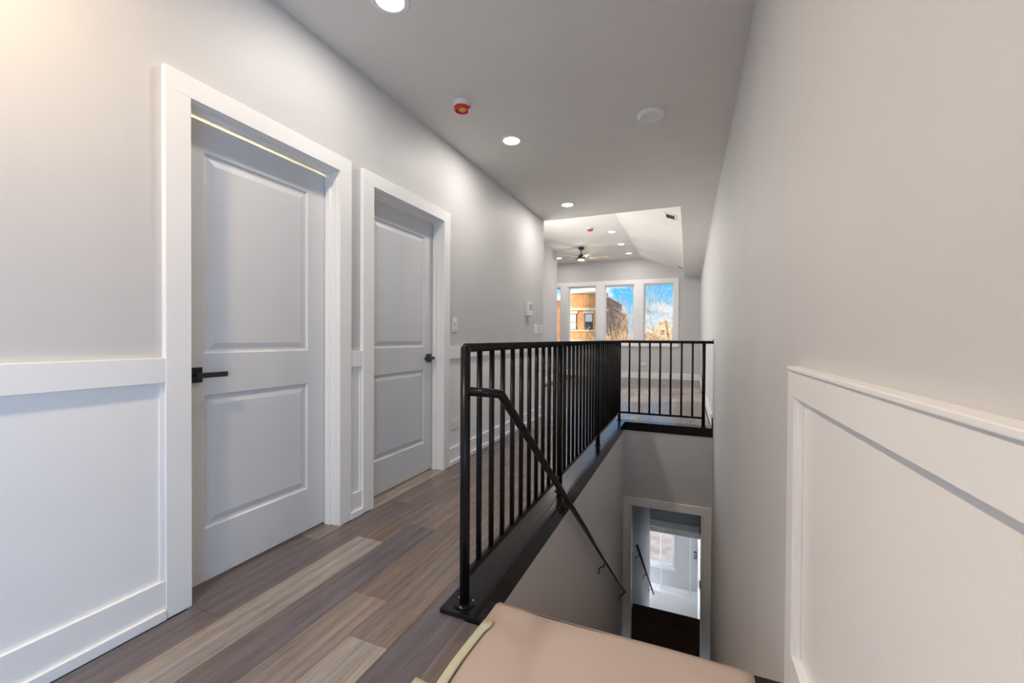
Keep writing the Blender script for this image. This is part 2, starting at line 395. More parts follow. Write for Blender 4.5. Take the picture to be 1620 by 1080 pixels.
# stairwell and lower floors
w = prism('wall_stair_left', [(1.50, -.012), (YW+.13, -.012), (YW+.13, ZL-.1), (1.50, ZL-.1)], 'x', XW-.10, XW, 'wall'); struct(w, 'grey wall of the stairwell below the black railing', 'wall')
LD = (-.672, .188, -1.045)   # lower doorway
w = prism('wall_stair_far', [(XW-.1, ZL-.1), (LD[0], ZL-.1), (LD[0], LD[2]), (LD[1], LD[2]), (LD[1], ZL-.1), (XR+.02, ZL-.1), (XR+.02, -.012), (XW-.1, -.012)], 'y', YW+.002, YW+.13, 'wall'); struct(w, 'grey end wall of the stairwell above the lower doorway', 'wall')
w = prism('wall_lower_left', [(YW+.13, ZG), (10.0, ZG), (10.0, -.36), (YW+.13, -.36)], 'x', XW-.12, XW, 'wall'); struct(w, 'grey left wall of the lower flight of stairs', 'wall')
w = box('ceiling_lower', (XW-.12, XR+.02, YW+.12, 10.0, -.40, -.30), 'wall'); struct(w, 'ceiling over the lower landing', 'ceiling')
w = box('wall_lower_header', (XW-.12, XR+.02, 9.90, 10.02, -3.12, -.36), 'wall'); struct(w, 'dark wall above the lower stairs', 'wall')
w = box('trim_7', (XW-.0, XR+.0, 9.87, 9.90, -3.12, -2.98), 'white'); struct(w, 'white trim band across the foot of the wall over the lower stairs', 'trim')
w = box('ceiling_entry', (-2.5, XR+.02, 10.0, YF, -3.30, -3.20), 'ceiling_room'); struct(w, 'ceiling of the street entry', 'ceiling')
w = box('wall_entry_back', (-2.5, XW-.11, 9.88, 10.0, ZG, -3.2), 'wall'); struct(w, 'back wall of the street entry', 'wall')
w = box('wall_entry_left', (-2.6, -2.5, 9.88, YF, ZG, -3.2), 'wall'); struct(w, 'left wall of the street entry', 'wall')
w = box('floor_landing', (XW-.1, XR+.01, YW-.30, 6.78, ZL-.25, ZL), 'darkfloor'); struct(w, 'very dark brown floor of the lower landing', 'floor')
w = box('floor_entry', (-2.6, XR+.02, 6.8, YF+.02, ZG-.2, ZG), 'plank'); w.color = (*TONE['mid'], 1); struct(w, 'floor of the street entry', 'floor')
w = box('wall_entry_ledge', (-.9, XR, 11.68, YF, ZG, -5.62), 'white', bevel=.006); struct(w, 'low white ledge under the stair window', 'ledge')

# stairs: two flights, each tread a part
def flight(name, label, y0, z0, n, run, rise, mat):
    e = empty(name, label, 'staircase', (0, y0, z0), kind='structure')
    for i in range(n):
        box('tread', (XW+.002, XR-.002, y0+i*run-.02, y0+(i+1)*run+.01, z0-(i+1)*rise-.035, z0-(i+1)*rise), mat, e)
        box('riser', (XW+.002, XR-.002, y0+i*run, y0+i*run+.018, z0-(i+1)*rise-.001, z0-i*rise-.036), mat, e)
    return e
flight('stair_upper', 'paper covered upper flight of stairs going down beside the right wall', 1.55, -.0, 15, .247, .1925, 'stair')
flight('stair_lower', 'dark lower flight of stairs beyond the lower landing', 6.78, ZL, 15, .25, .1885, 'darkfloor')

# ---------------- black stained wood cap round the stair opening
cap = empty('trim_1', 'black stained wood cap and fascia round the stair opening', 'trim', kind='structure')
ZCAP = .018
prism('cap_board', [(-.905, 1.415), (XW+.012, 1.415), (XW+.012, YW-.012), (-.905, YW+.16)], 'z', -.009, ZCAP, 'cap', cap, bevel=.003)
prism('cap_board', [(XW+.012, YW-.010), (XR-.001, YW-.010), (XR-.001, YW+.16), (-.903, YW+.16)], 'z', -.009, ZCAP, 'cap', cap, bevel=.003)
box('fascia_board', (XW, XW+.008, 1.52, YW, -.090, .0), 'cap', cap)
box('fascia_board', (XW, XR-.001, YW-.008, YW+.002, -.090, .0), 'cap', cap)
box('stair_nosing', (XW+.013, XR-.001, 1.415, 1.535, -.02, ZCAP), 'cap', cap, bevel=.003)
box('end_block', (XR-.012, XR-.001, YW-.010, YW+.03, ZCAP, .145), 'cap', cap)

# ---------------- doors
def ringloops(bm, rects, flip=False):
    """rects: list of (y0, y1, z0, z1, x): concentric loops joined, last one filled"""
    loops = [[bm.verts.new((x, a, b)) for a, b in ((y0, z0), (y1, z0), (y1, z1), (y0, z1))] for y0, y1, z0, z1, x in rects]
    for p, q in zip(loops, loops[1:]):
        for j in range(4): bm.faces.new((p[j], p[(j+1) % 4], q[(j+1) % 4], q[j]))
    bm.faces.new(loops[-1])
def door(name, y0, y1, handle_y, lever_dir, label, z1=2.040, xf=-1.962, z0=.014):
    e = empty(name, label, 'door', (xf, y0, z0), kind='structure')
    st = .108; py0, py1 = y0+st, y1-st-.012
    rects = [(1.022, 1.905), (.245, .838)]
    # slab with two openings
    us_ = (y0, py0, py1, y1); vs_ = (z0, rects[1][0], rects[1][1], rects[0][0], rects[0][1], z1)
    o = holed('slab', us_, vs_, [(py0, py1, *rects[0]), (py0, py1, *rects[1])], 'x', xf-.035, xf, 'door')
    for vv in o.data.vertices: vv.co -= Vector((xf, y0, z0))
    o.parent = e
    for a, b in rects:
        bm = bmesh.new()
        R_ = []
        for ins, dep in ((0, 0), (.006, -.007), (.012, -.009), (.020, -.009), (.046, -.0025), (.052, -.0025)):
            R_.append((py0+ins-y0, py1-ins-y0, a+ins-z0, b-ins-z0, dep))
        ringloops(bm, R_)
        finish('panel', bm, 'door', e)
    # lever handle: square rose, neck, flat lever
    hz = .930
    hd = empty('handle', None, None, (0, handle_y-y0, hz-z0)); hd.parent = e; hd['label'] = 'black square lever handle'
    box('rose', (xf, xf+.009, handle_y-.033, handle_y+.033, hz-.033, hz+.033), 'matte_black', hd, .0015)
    bm = bmesh.new(); bm_tube(bm, [(.008, 0, 0), (.05, 0, 0)], .010, 12); finish('neck', bm, 'matte_black', hd)
    a, b = (handle_y-.012, handle_y+.115) if lever_dir > 0 else (handle_y-.115, handle_y+.012)
    box('lever', (xf+.042, xf+.054, a, b, hz-.011, hz+.011), 'matte_black', hd, .002)
    return e
d1 = door('door_1', 1.056, 1.826, 1.118, 1, 'near white two panel door with the black lever on its left', 2.035)
d2 = door('door_2', 2.122, 2.946, 2.884, -1, 'farther white two panel door with the black lever on its right')

def casing(name, label, D, y_out0, y_out1, xf=-1.853, ztop=2.143, zin=2.057):
    e = empty(name, label, 'door frame', (XL, D[0], 0), kind='structure')
    yi0, yi1 = D[0]+.017, D[1]-.017
    box('side_casing', (XL, xf, y_out0, yi0, 0, zin), 'white', e, .0015)
    box('side_casing', (XL, xf, yi1, y_out1, 0, zin), 'white', e, .0015)
    box('head_casing', (XL, xf, y_out0, y_out1, zin, ztop), 'white', e, .0015)
    # jamb and stop
    ji0, ji1, jz = D[0]+.020, D[1]-.020, D[2]-.022
    box('side_jamb', (XL-.13, XL+.003, D[0], ji0, 0, jz), 'white', e)
    box('side_jamb', (XL-.13, XL+.003, ji1, D[1], 0, jz), 'white', e)
    box('head_jamb', (XL-.13, XL+.003, D[0], D[1], jz, D[2]), 'white', e)
    box('door_stop', (-1.958, -1.922, ji1-.010, ji1, 0, jz-.010), 'white', e, .001)
    box('door_stop', (-1.958, -1.922, ji0, ji0+.010, 0, jz-.010), 'white', e, .001)
    box('door_stop', (-1.958, -1.922, ji0, ji1, jz-.010, jz), 'white', e, .001)
    return e
casing('trim_2', 'white frame round the near door', D1, .961, 1.9225)
casing('trim_3', 'white frame round the farther door', D2, 2.022, 3.043)

# ---------------- wainscot of the left wall
segs = [(-3.98, .960), (1.9235, 2.021), (3.044, YH-.003)]
ch = empty('trim_4', 'white chair rail boards along the left wall', 'chair rail', (XL, 0, .9), kind='structure')
bs = empty('baseboard_left', 'white baseboard along the left wall', 'baseboard', (XL, 0, 0), kind='structure')
for a, b in segs:
    box('rail_board', (XL, -1.858, a, b, .918, 1.014), 'white', ch, .002)
    box('base_board', (XL+.004, -1.861, a, b, .0, .148), 'white', bs, .0015)
    box('shoe_moulding', (-1.8615, -1.848, a, b, .0, .040), 'white', bs, .003)
    box('wainscot_panel', (XL, XL+.0045, a, b, .14, .92), 'white', wl)
for a, b in ((.948, .960), (1.9235, 1.930), (2.010, 2.021), (3.044, 3.054)):
    box('panel_edge', (XL+.004, -1.868, a, b, .148, .918), 'white', ch)

# ---------------- wainscot of the right wall near the camera
wn = empty('trim_5', 'white wainscot panel frame on the right wall beside the stair head', 'wainscot', (XR, 1.39, 0), kind='structure')
XF = XR-.026
box('end_stile', (XF, XR, 1.318, 1.392, .0, .945), 'white', wn, .0015)
box('top_rail', (XF, XR, -.70, 1.392, .945, 1.016), 'white', wn, .0015)
box('rail_cap', (XF-.006, XR, -.70, 1.380, 1.016, 1.026), 'white', wn, .002)
box('bottom_rail', (XF, XR, -.70, 1.317, .0, .255), 'white', wn, .0015)
box('panel', (XR-.006, XR, -.70, 1.318, .255, .945), 'white', wn)
box('panel_bead', (XR-.018, XR-.006, 1.304, 1.318, .255, .945), 'white', wn, .002)

# ---------------- baseboards of the far room
b = box('baseboard_far', (-3.6, XR-.016, YF-.016, YF, 0, .165), 'white', bevel=.003); struct(b, 'white baseboard under the far windows', 'baseboard')
b = box('baseboard_right', (XR-.015, XR, YW+.165, YF-.016, 0, .165), 'white', bevel=.003); struct(b, 'white baseboard on the right wall in the far room', 'baseboard')
b = box('baseboard_alcove', (-3.15, -3.135, YH, 10.45, 0, .165), 'white', bevel=.003); struct(b, 'white baseboard on the short left wall of the far room', 'baseboard')

# ---------------- far windows
tw = empty('trim_6', 'white casing boards round the row of tall far windows', 'window casing', (-2.1, YF, .9), kind='structure')
yc0, yc1 = YF-.022, YF
box('head_casing', (-4.6, -.234, yc0, yc1, WZ[1]+F-.01, 2.735), 'white', tw, .002)
box('sill_board', (-4.6, -.234, yc0-.02, yc1, .875, WZ[0]-F+.01), 'white', tw, .002)
box('side_casing', (-.385+F-.012, -.234, yc0, yc1, WZ[0]-F+.01, WZ[1]+F-.01), 'white', tw, .002)
for i in range(3):
    box('mullion_board', (WX[i][1]+F-.012, WX[i+1][0]-F+.012, yc0, yc1, WZ[0]-F+.01, WZ[1]+F-.01), 'white', tw, .002)
names = ['leftmost far window, mostly hidden by the wall corner', 'second far window, with the round brick tower in it', 'third far window, between the tower and the trees', 'rightmost far window, with the bare tree and white house in it']
def ring(name, x0, x1, z0, z1, t, ya, yb, mat, parent):
    bm = bmesh.new(); off = parent_off(parent)
    O = ((x0, z0), (x1, z0), (x1, z1), (x0, z1)); I = ((x0+t, z0+t), (x1-t, z0+t), (x1-t, z1-t), (x0+t, z1-t))
    L = [[bm.verts.new(Vector((u, y, v))-off) for u, v in P] for P, y in ((O, ya), (I, ya), (I, yb), (O, yb))]
    for i in range(4):
        p, q = L[i], L[(i+1) % 4]
        for j in range(4): bm.faces.new((p[j], p[(j+1) % 4], q[(j+1) % 4], q[j]))
    return finish(name, bm, mat, parent)
for i, (a, b_) in enumerate(WX):
    e = empty('window_%d' % (i+1), names[i], 'window', ((a+b_)/2, YF+.08, WZ[0]), kind='structure')
    ring('frame', a-F+.001, b_+F-.001, WZ[0]-F+.001, WZ[1]+F-.001, .030, YF-.004, YF+.15, 'white', e)
    ring('sash', a-F+.028, b_+F-.028, WZ[0]-F+.028, WZ[1]+F-.028, .028, YF+.07, YF+.12, 'white', e)
    box('pane', (a-.002, b_+.002, YF+.092, YF+.096, WZ[0]-.002, WZ[1]+.002), 'glass', e)
# window of the street entry
e = empty('window_5', 'small white framed window of the street entry, seen down the stairs', 'window', ((LW[0]+LW[1])/2, YF+.05, LW[2]), kind='structure')
ring('frame', LW[0]-.02, LW[1]+.02, LW[2]-.02, LW[3]+.02, .075, YF-.025, YF+.10, 'white', e)
box('mullion', (-.655, -.615, YF+.02, YF+.07, LW[2]+.05, LW[3]-.05), 'white', e)
box('sill', (LW[0]-.04, LW[1]+.04, YF-.06, YF, LW[2]-.075, LW[2]-.02), 'white', e)
box('pane', (LW[0]+.05, LW[1]-.05, YF+.04, YF+.044, LW[2]+.05, LW[3]-.05), 'glass', e)
# unseen back window, added as a daylight source behind the viewer
e = empty('window_6', 'added hall window behind the viewer, for fill light', 'window', (-.85, YB, .45), kind='structure')
ring('frame', -1.78, .08, .37, 2.23, .09, YB-.12, YB+.02, 'white', e)
box('pane', (-1.70, 0, YB-.07, YB-.066, .45, 2.15), 'glass', e)

e = empty('window_7', 'added hall side window behind the viewer, for bluish fill light', 'window', (XR, -1.75, .35), kind='structure')  # unseen window added to go with the bluish side fill
box('pane', (XR+.05, XR+.054, -2.7, -.8, .35, 1.45), 'glass', e)
for zz in (.33, 1.42): box('rail', (XR-.01, XR+.1, -2.72, -.78, zz, zz+.05), 'white', e)
for yy in (-2.72, -1.77, -.82): box('stile', (XR-.01, XR+.1, yy, yy+.04, .37, 1.43), 'white', e)
e = empty('window_8', 'added side window of the far room, for fill light, hidden by the hall wall', 'window', (-3.15, 7.2, 1.0), kind='structure')  # unseen window added to go with the far room fill
box('pane', (-3.22, -3.216, 6.1, 8.3, 1.0, 2.5), 'glass', e)
for zz in (.97, 2.47): box('rail', (-3.25, -3.14, 6.07, 8.33, zz, zz+.06), 'white', e)
for yy in (6.07, 7.18, 8.28): box('stile', (-3.25, -3.14, yy, yy+.05, 1.02, 2.48), 'white', e)
# ---------------- lower doorway
e = empty('trim_8', 'pale casing round the doorway at the foot of the stairs', 'door frame', (0, YW, ZL), kind='structure')
yo = YW-.020
box('side_casing', (XW+.002, LD[0]-.006+.0, yo, YW+.002, ZL, -1.052), 'white', e, .0015)
box('side_casing', (LD[1]+.006, XR-.004, yo, YW+.002, ZL, -1.052), 'white', e, .0015)
box('head_casing', (XW+.002, XR-.004, yo, YW+.002, -1.052, -.953), 'white', e, .0015)
box('side_jamb', (LD[0]-.001, LD[0]+.018, YW-.001, YW+.131, ZL, LD[2]-.018), 'white', e)
box('side_jamb', (LD[1]-.018, LD[1]+.001, YW-.001, YW+.131, ZL, LD[2]-.018), 'white', e)
box('head_jamb', (LD[0]-.001, LD[1]+.001, YW-.001, YW+.131, LD[2]-.018, LD[2]+.001), 'white', e)
for z in (-1.28, -1.95, -2.67):
    hg = empty('hinge', None, None, (LD[1]-.018, YW+.05, z-ZL)); hg.parent = e; hg.location = (LD[1]-.018, .06, z-ZL)
    box('leaf', (LD[1]-.021, LD[1]-.018, YW+.03, YW+.08, z-.045, z+.045), 'brown', hg)
    tube('knuckle', [(LD[1]-.024, YW+.084, z-.047), (LD[1]-.024, YW+.084, z+.047)], .007, 'brown', hg, 8)

# ================================================================== RAILING
XP, YFR = -.828, 5.62
rail = empty('stair_railing', 'black metal railing with round balusters guarding the stair opening', 'railing', (XP, 1.48, ZCAP))
ZT, ZB_, RP, RT, RB_ = 1.058, .128, .0205, .0185, .0125
posts = [(XP, 1.480), (XP, 2.835), (XP, 4.20), (XP, YFR), (.183, YFR)]
for i, (px, py) in enumerate(posts):
    top = ZT if i in (0,) else ZT-.004
    p_ = tube('post', [(px, py, ZCAP), (px, py, top)], RP if i != 3 else .018, 'black', rail, 18)
    fl_ = lathe('base_plate', [(0, .007), (.030, .007), (.0335, .0045), (.0335, 0), (0, 0)] if i else [(0, .008), (.040, .008), (.044, .005), (.044, 0), (0, 0)], 'black', p_, (px-XP, py-1.48, 0), 28)
    for a in (35, 155, 275):
        rr_s = .036 if not i else .027
        s = lathe('screw', [(0, .0035), (.003, .003), (.0042, 0), (0, 0)], 'steel' if not i else 'black', p_, (px-XP+rr_s*math.cos(R(a)), py-1.48+rr_s*math.sin(R(a)), .0075), 8)
lathe('post_cap', [(0, .014), (.010, .012), (.0165, .007), (.0205, 0), (0, 0)], 'black', rail, (0, 0, ZT-ZCAP-.001), 18)
tube('top_rail', [(XP, 1.482, ZT), (XP, YFR, ZT), (XR-.006, YFR, ZT)], RT, 'black', rail, 18)
box('wall_plate', (XR-.008, XR-.001, YFR-.022, YFR+.022, ZT-.022, ZT+.034), 'black', rail, .002)
ys = [p_[1] for p_ in posts[:4]]
for i in range(3):
    box('bottom_rail', (XP-.010, XP+.010, ys[i]+.018, ys[i+1]-.016, ZB_-.013, ZB_+.013), 'black', rail, .003)
box('bottom_rail', (XP+.016, .183-.018, YFR-.010, YFR+.010, ZB_-.013, ZB_+.013), 'black', rail, .003)
bmB = bmesh.new(); bm_tube(bmB, [(0, 0, ZB_+.010-ZCAP), (0, 0, ZT-.012-ZCAP)], RB_, 12)
bal0 = finish('baluster', bmB, 'black', rail)
for p_ in bal0.data.polygons: p_.use_smooth = len(p_.vertices) == 4
spots = []
for i in range(3):
    n = 10; st = (ys[i+1]-ys[i])/(n+1)
    spots += [(0, ys[i]+st*(k+1)-1.48) for k in range(n)]
n = 7; st = (.183-XP)/(n+1)
spots += [(st*(k+1), YFR-1.48) for k in range(n)]
for i, (a, b) in enumerate(spots):
    o = bal0 if i == 0 else bal0.copy()
    if i: C.objects.link(o); o.parent = rail
    o.location = (a, b, 0)
# handrail welded to the near post, following the stairs down
XHR = -.700
hpts = [(XP+.010, 1.487, .882), (XHR-.004, 1.552, .870), (XHR, 5.33, -2.070)]
hr = tube('handrail', hpts, .0185, 'black', rail, 18); hr['label'] = 'sloping black handrail following the stairs'
def bracket(parent, x, y, z, xw=XW):
    """wall plate below, a bent rod up to the rail"""
    b_ = tube('bracket', [(xw+.004, y-.02, z-.085), (xw+.020, y-.015, z-.060), (x-.012, y, z-.062), (x, y, z-.012)], .0055, 'black', parent, 8)
    lathe('wall_rose', [(0, .006), (.026, .005), (.030, 0), (0, 0)], 'black', parent, (Vector((xw+.0005, y-.02, z-.105))-parent_off(parent)), 20, rot=(0, R(90), 0))
    return b_
def zrail(y): return .870 + (y-1.552)*(-2.070-.870)/(5.33-1.552)
for y in (2.62, 3.95, 5.25): bracket(hr, XHR, y, zrail(y))
# lower handrail, separate
lh = empty('lower_handrail', 'dark sloping handrail on the wall of the lower stairs, seen through the doorway', 'handrail', (XHR, 6.72, -2.13))
lo_ = tube('rail_tube', [(XHR, 6.72, -2.13), (XHR, 10.45, -5.0)], .020, 'matte_black', lh, 14)
for y in (7.1, 8.4, 9.7): bracket(lh, XHR, y, -2.13-(y-6.72)*.769)

# ================================================================== LIGHTS AND CEILING THINGS
def downlight(loc, label, power, color, group, lit=True):
    e = empty('recessed_light', label, 'ceiling light', loc, group)
    lathe('trim_ring', [(.066, -.001), (.068, -.006), (.080, -.008), (.092, -.005), (.096, 0), (.066, 0)], 'white', e, n=40)
    lathe('lens', [(0, -.0035), (.060, -.0035), (.0665, -.002), (.0665, 0)], 'lens', e, n=40)
    light('lamp', 'AREA', (0, 0, -.012), power, color, parent=e, shape='DISK', size=.13, spread=R(180))
    return e
WARM, NEUT = (1.0, .72, .42), (1.0, .93, .85)
downlight((-1.352, 1.65, ZC), 'hall recessed light cut by the top edge of the photo', DOWN*.75, NEUT, 'hall recessed lights')
downlight((-1.368, 3.203, ZC), 'lit hall recessed light between the red detector and the far room', DOWN, NEUT, 'hall recessed lights')
downlight((-1.378, 4.998, ZC), 'lit hall recessed light nearest the far room', DOWN, NEUT, 'hall recessed lights')
downlight((-1.352, 0.05, ZC), 'warm hall recessed light above the near left wall', DOWN*3.6, WARM, 'hall recessed lights')
downlight((-1.352, -1.6, ZC), 'hall recessed light behind the viewer', DOWN, NEUT, 'hall recessed lights')
RL = [((-1.482, 8.83), 'lit recessed light of the far room nearest the hall'), ((-1.473, 10.06), 'middle lit recessed light of the three beside the ceiling crease'), ((-1.445, 11.22), 'lit recessed light of the far room nearest the windows'), ((-3.339, 11.23), 'lit recessed light of the far room beside the wall corner, left of the fan'), ((-3.0, 7.0), 'far room recessed light hidden by the hall wall')]
for (x, y), lb in RL: downlight((x, y, ZR), lb, DOWN_ROOM, NEUT, 'far room recessed lights')
light('bedroom_lamp', 'POINT', (-2.5, 1.3, 2.3), 50, (1, .78, .45), shadow_soft_size=.1)
# unlit round fitting
e = empty('ceiling_speaker', 'round white unlit fitting in the hall ceiling near the right wall', 'ceiling fitting', (-.264, 3.22, ZC))
lathe('trim_ring', [(.074, -.020), (.080, -.023), (.092, -.016), (.098, 0), (.074, 0)], 'white', e, n=40)
lathe('baffle', [(.0745, -.021), (.070, -.012), (.055, -.004), (.03, -.0015), (0, -.001)], 'white', e, n=40)
# smoke detectors
def detector(loc, label):
    e = empty('smoke_detector', label, 'smoke detector', loc, 'smoke detectors')
    lathe('base', [(0, 0), (.060, 0), (.060, -.012), (.056, -.030), (.050, -.034), (0, -.034)], 'plastic', e, n=32)
    dc = lathe('dust_cover', [(.052, -.030), (.053, -.052), (.049, -.057), (.043, -.057), (.037, -.042), (0, -.042)], 'red', e, n=32); dc['label'] = 'red dust cover'
    y_ = lathe('cover_label', [(0, -.0445), (.030, -.0445), (.031, -.0425), (0, -.0425)], 'yellow', dc, (.002, .010, -.002), 6); y_['label'] = 'yellow label'
    bm = bmesh.new(); bm_box(bm, .046, .066, -.008, .008, -.046, -.036); finish('pull_tab', bm, 'red', dc)
    return e
detector((-1.473, 2.56, ZC), 'white smoke detector in a red dust cover on the hall ceiling')
detector((-1.839, 8.37, ZR), 'white smoke detector in a red dust cover on the far room ceiling')
# ceiling vents on the slope
sl = math.atan2(ZR-ZS, XS-XK)
def vent(x, y, w, l, label):
    z = ZR - (x-XK)*(ZR-ZS)/(XS-XK)
    e = empty('ceiling_vent', label, 'air vent', (x, y, z), 'ceiling vents'); e.rotation_euler = (0, sl, 0)
    bm = bmesh.new()
    O = ((-w, -l), (w, -l), (w, l), (-w, l)); t = .035; I = ((-w+t, -l+t), (w-t, -l+t), (w-t, l-t), (-w+t, l-t))
    Lp = [[bm.verts.new((u, v, zz)) for u, v in P] for P, zz in ((O, -.001), (O, -.006), (I, -.010), (I, -.001))]
    for p, q in zip(Lp, Lp[1:]):
        for j in range(4): bm.faces.new((p[j], p[(j+1) % 4], q[(j+1) % 4], q[j]))
    finish('frame', bm, 'white', e)
    bm = bmesh.new(); bm_box(bm, -w+t, w-t, -l+t, l-t, -.002, -.001); finish('duct', bm, 'dark', e)
    n = 4
    for k in range(n):
        bm = bmesh.new(); bm_box(bm, -w+t, w-t, -.010, .010, -.001, .001)
        s = finish('louver', bm, 'plastic_grey', e); s.location = (0, -l+t+(2*l-2*t)*(k+.5)/n, -.008); s.rotation_euler = (R(40), 0, 0)
vent(-.259, 6.757, .10, .14, 'white ceiling vent on the slope nearest the hall')
vent(-.20, 11.5, .085, .12, 'white ceiling vent low on the slope by the windows')
# ceiling fan
fan = empty('ceiling_fan', 'dark bronze ceiling fan with pale blades in the far room', 'ceiling fan', (-2.425, 10.06, ZR))
lathe('canopy', [(0, 0), (.065, 0), (.065, -.05), (.058, -.060), (0, -.060)], 'bronze', fan)
lathe('downrod', [(0, -.05), (.013, -.05), (.013, -.19), (0, -.19)], 'bronze', fan, n=14)
lathe('motor', [(0, -.165), (.030, -.170), (.036, -.19), (.075, -.205), (.095, -.225), (.095, -.285), (.075, -.300), (0, -.300)], 'bronze', fan)
lg = lathe('light_kit', [(.072, -.299), (.070, -.315), (0, -.322)], 'lens', fan); lg['label'] = 'lit round light'
light('fan_lamp', 'POINT', (0, 0, -.40), FAN_LAMP, (1, .96, .91), parent=fan, shadow_soft_size=.08)
bmB = bmesh.new()
prof = [(.085, .022), (.15, .030), (.22, .052), (.45, .066), (.60, .064), (.655, .048), (.668, .020)]
up, dn = [], []
for r_, hw in prof: up.append((r_, hw)); dn.append((r_, -hw))
pl = up + dn[::-1]
va = [bmB.verts.new((u, v, -.004 - v*.20)) for u, v in pl]; vb = [bmB.verts.new((u, v, .004 - v*.20)) for u, v in pl]
bmB.faces.new(va); bmB.faces.new(vb[::-1])
for i in range(len(pl)): bmB.faces.new((va[i], vb[i], vb[(i+1) % len(pl)], va[(i+1) % len(pl)]))
bmB.normal_update(); bmesh.ops.triangulate(bmB, faces=[f for f in bmB.faces if len(f.verts) > 4])
bl0 = finish('blade', bmB, 'blade', fan)
bmB = bmesh.new(); bm_box(bmB, .07, .20, -.018, .018, -.010, -.004); arm0 = finish('blade_arm', bmB, 'bronze', bl0)
for k in range(5):
    o = bl0 if k == 0 else dup(bl0, fan)
    o.location = (0, 0, -.255); o.rotation_euler = (0, 0, R(24+72*k))

# ================================================================== WALL THINGS
def plate(name, label, cat, y, z, hw, hh, group=None, wall='left', rockers=1):
    if wall == 'left': loc = (XL, y, z); rz = 0
    elif wall == 'right': loc = (XR, y, z); rz = math.pi
    else: loc = (y, YF, z); rz = -math.pi/2
    e = empty(name, label, cat, loc, group); e.rotation_euler = (0, 0, rz)
    bm = bmesh.new(); bm_box(bm, 0, .006, -hw, hw, -hh, hh); finish('plate', bm, 'plastic', e, bevel=.0015)
    return e
def rocker(e, y, name='rocker'):
    bm = bmesh.new(); v = bm_box(bm, .0055, .009, y-.0165, y+.0165, -.033, .033)
    for q in v:
        if q.co.x > .006 and q.co.z > 0: q.co.x += .004
    finish(name, bm, 'plastic', e, bevel=.001)
    return e
e = plate('dimmer_switch', 'white dimmer switch plate beside the farther door', 'switch', 3.158, 1.211, .040, .062); rocker(e, .006)
bm = bmesh.new(); bm_box(bm, .006, .011, -.018, -.013, -.006, .022); finish('slider', bm, 'plastic_grey', e)
bm = bmesh.new(); bm_box(bm, .006, .0085, -.004, .012, -.052, -.044); finish('indicator', bm, 'plastic_grey', e)
e = plate('switch_plate', 'white double rocker switch plate at the far end of the left wall', 'switch', 5.285, 1.222, .088, .060); rocker(e, -.036); rocker(e, .036)
e = plate('switch_plate', 'white single rocker switch plate right of the double one', 'switch', 5.495, 1.222, .038, .060); rocker(e, 0)
# thermostat-like white box
e = empty('thermostat', 'white wall box above the double switch plate', 'thermostat', (XL, 4.95, 1.462))
bm = bmesh.new(); bm_box(bm, 0, .045, -.068, .068, -.085, .085); finish('body', bm, 'plastic', e, bevel=.004)
bm = bmesh.new(); bm_box(bm, .0445, .047, -.050, .050, -.015, .065); finish('screen', bm, 'plastic_grey', e)
bm = bmesh.new(); bm_box(bm, .0445, .048, -.050, .050, -.070, -.045); finish('cover_strip', bm, 'plastic', e)
def outlet(label, y, z, wall, hw=.038, hh=.060, off=0, horiz=False):
    if horiz: hw, hh = hh, hw
    e = plate('wall_outlet', label, 'outlet', y, z, hw, hh, 'wall outlets', wall)
    if off: e.location.x += off
    for s in (-1, 1):
        bm = bmesh.new()
        if horiz: bm_box(bm, .0055, .0075, s*.024-.016, s*.024+.016, -.017, .017)
        else: bm_box(bm, .0055, .0075, -.017, .017, s*.024-.016, s*.024+.016)
        r_ = finish('receptacle', bm, 'plastic', e, bevel=.0008)
        for q in (-.006, .006):
            bm = bmesh.new()
            if horiz: bm_box(bm, .0072, .0078, s*.024-.005, s*.024+.005, q-.001, q+.001)
            else: bm_box(bm, .0072, .0078, q-.001, q+.001, s*.024-.005, s*.024+.005)
            finish('slot', bm, 'dark', r_)
    return e
outlet('white outlet low on the left wall behind the railing post', 3.165, .340, 'left', horiz=True, off=.0045)
outlet('white outlet low on the window wall', -1.13, .40, 'far', horiz=True)
outlet('white outlet low on the right wall in the far room', 6.42, .41, 'right')
e = plate('switch_plate', 'white switch plate high on the right wall of the far room', 'switch', 9.82, 1.86, .038, .060, None, 'right'); rocker(e, 0)

# ================================================================== PAPER AND TAPE
def sheet(name, rows, mat, thick=.0015):
    """rows: list of rows of points, all equally long"""
    bm = bmesh.new(); g = [[bm.verts.new(p) for p in row] for row in rows]
    for a, b in zip(g, g[1:]):
        for i in range(len(a)-1): bm.faces.new((a[i], a[i+1], b[i+1], b[i]))
    ge = bmesh.ops.extrude_face_region(bm, geom=list(bm.faces))
    bmesh.ops.translate(bm, verts=[v for v in ge['geom'] if isinstance(v, bmesh.types.BMVert)], vec=(0, 0, -thick))
    return finish(name, bm, mat, smooth=True)
rows = []
ny, nx = 40, 24
for j in range(ny+1):
    v = j/ny; row = []
    for i in range(nx+1):
        u = i/nx
        x0 = -.695 + .018*math.sin(v*5)*.4; x = x0 + (.205-x0)*u
        y = .15 + v*1.40
        z = .0215 + .0025*math.sin(7*u+3*v) + .002*math.sin(9*v+4*u)
        z += .004*math.sin(17*v-5*u)*(1-v)*.5
        if y > 1.40: z += .004
        if y > 1.515: t = (y-1.515)/.035; z -= .012*t*t
        row.append((x, y, z))
    rows.append(row)
o = sheet('floor_paper', rows, 'paper'); tag(o, 'pinkish brown protective paper laid over the stair head', 'floor paper')
rows = []
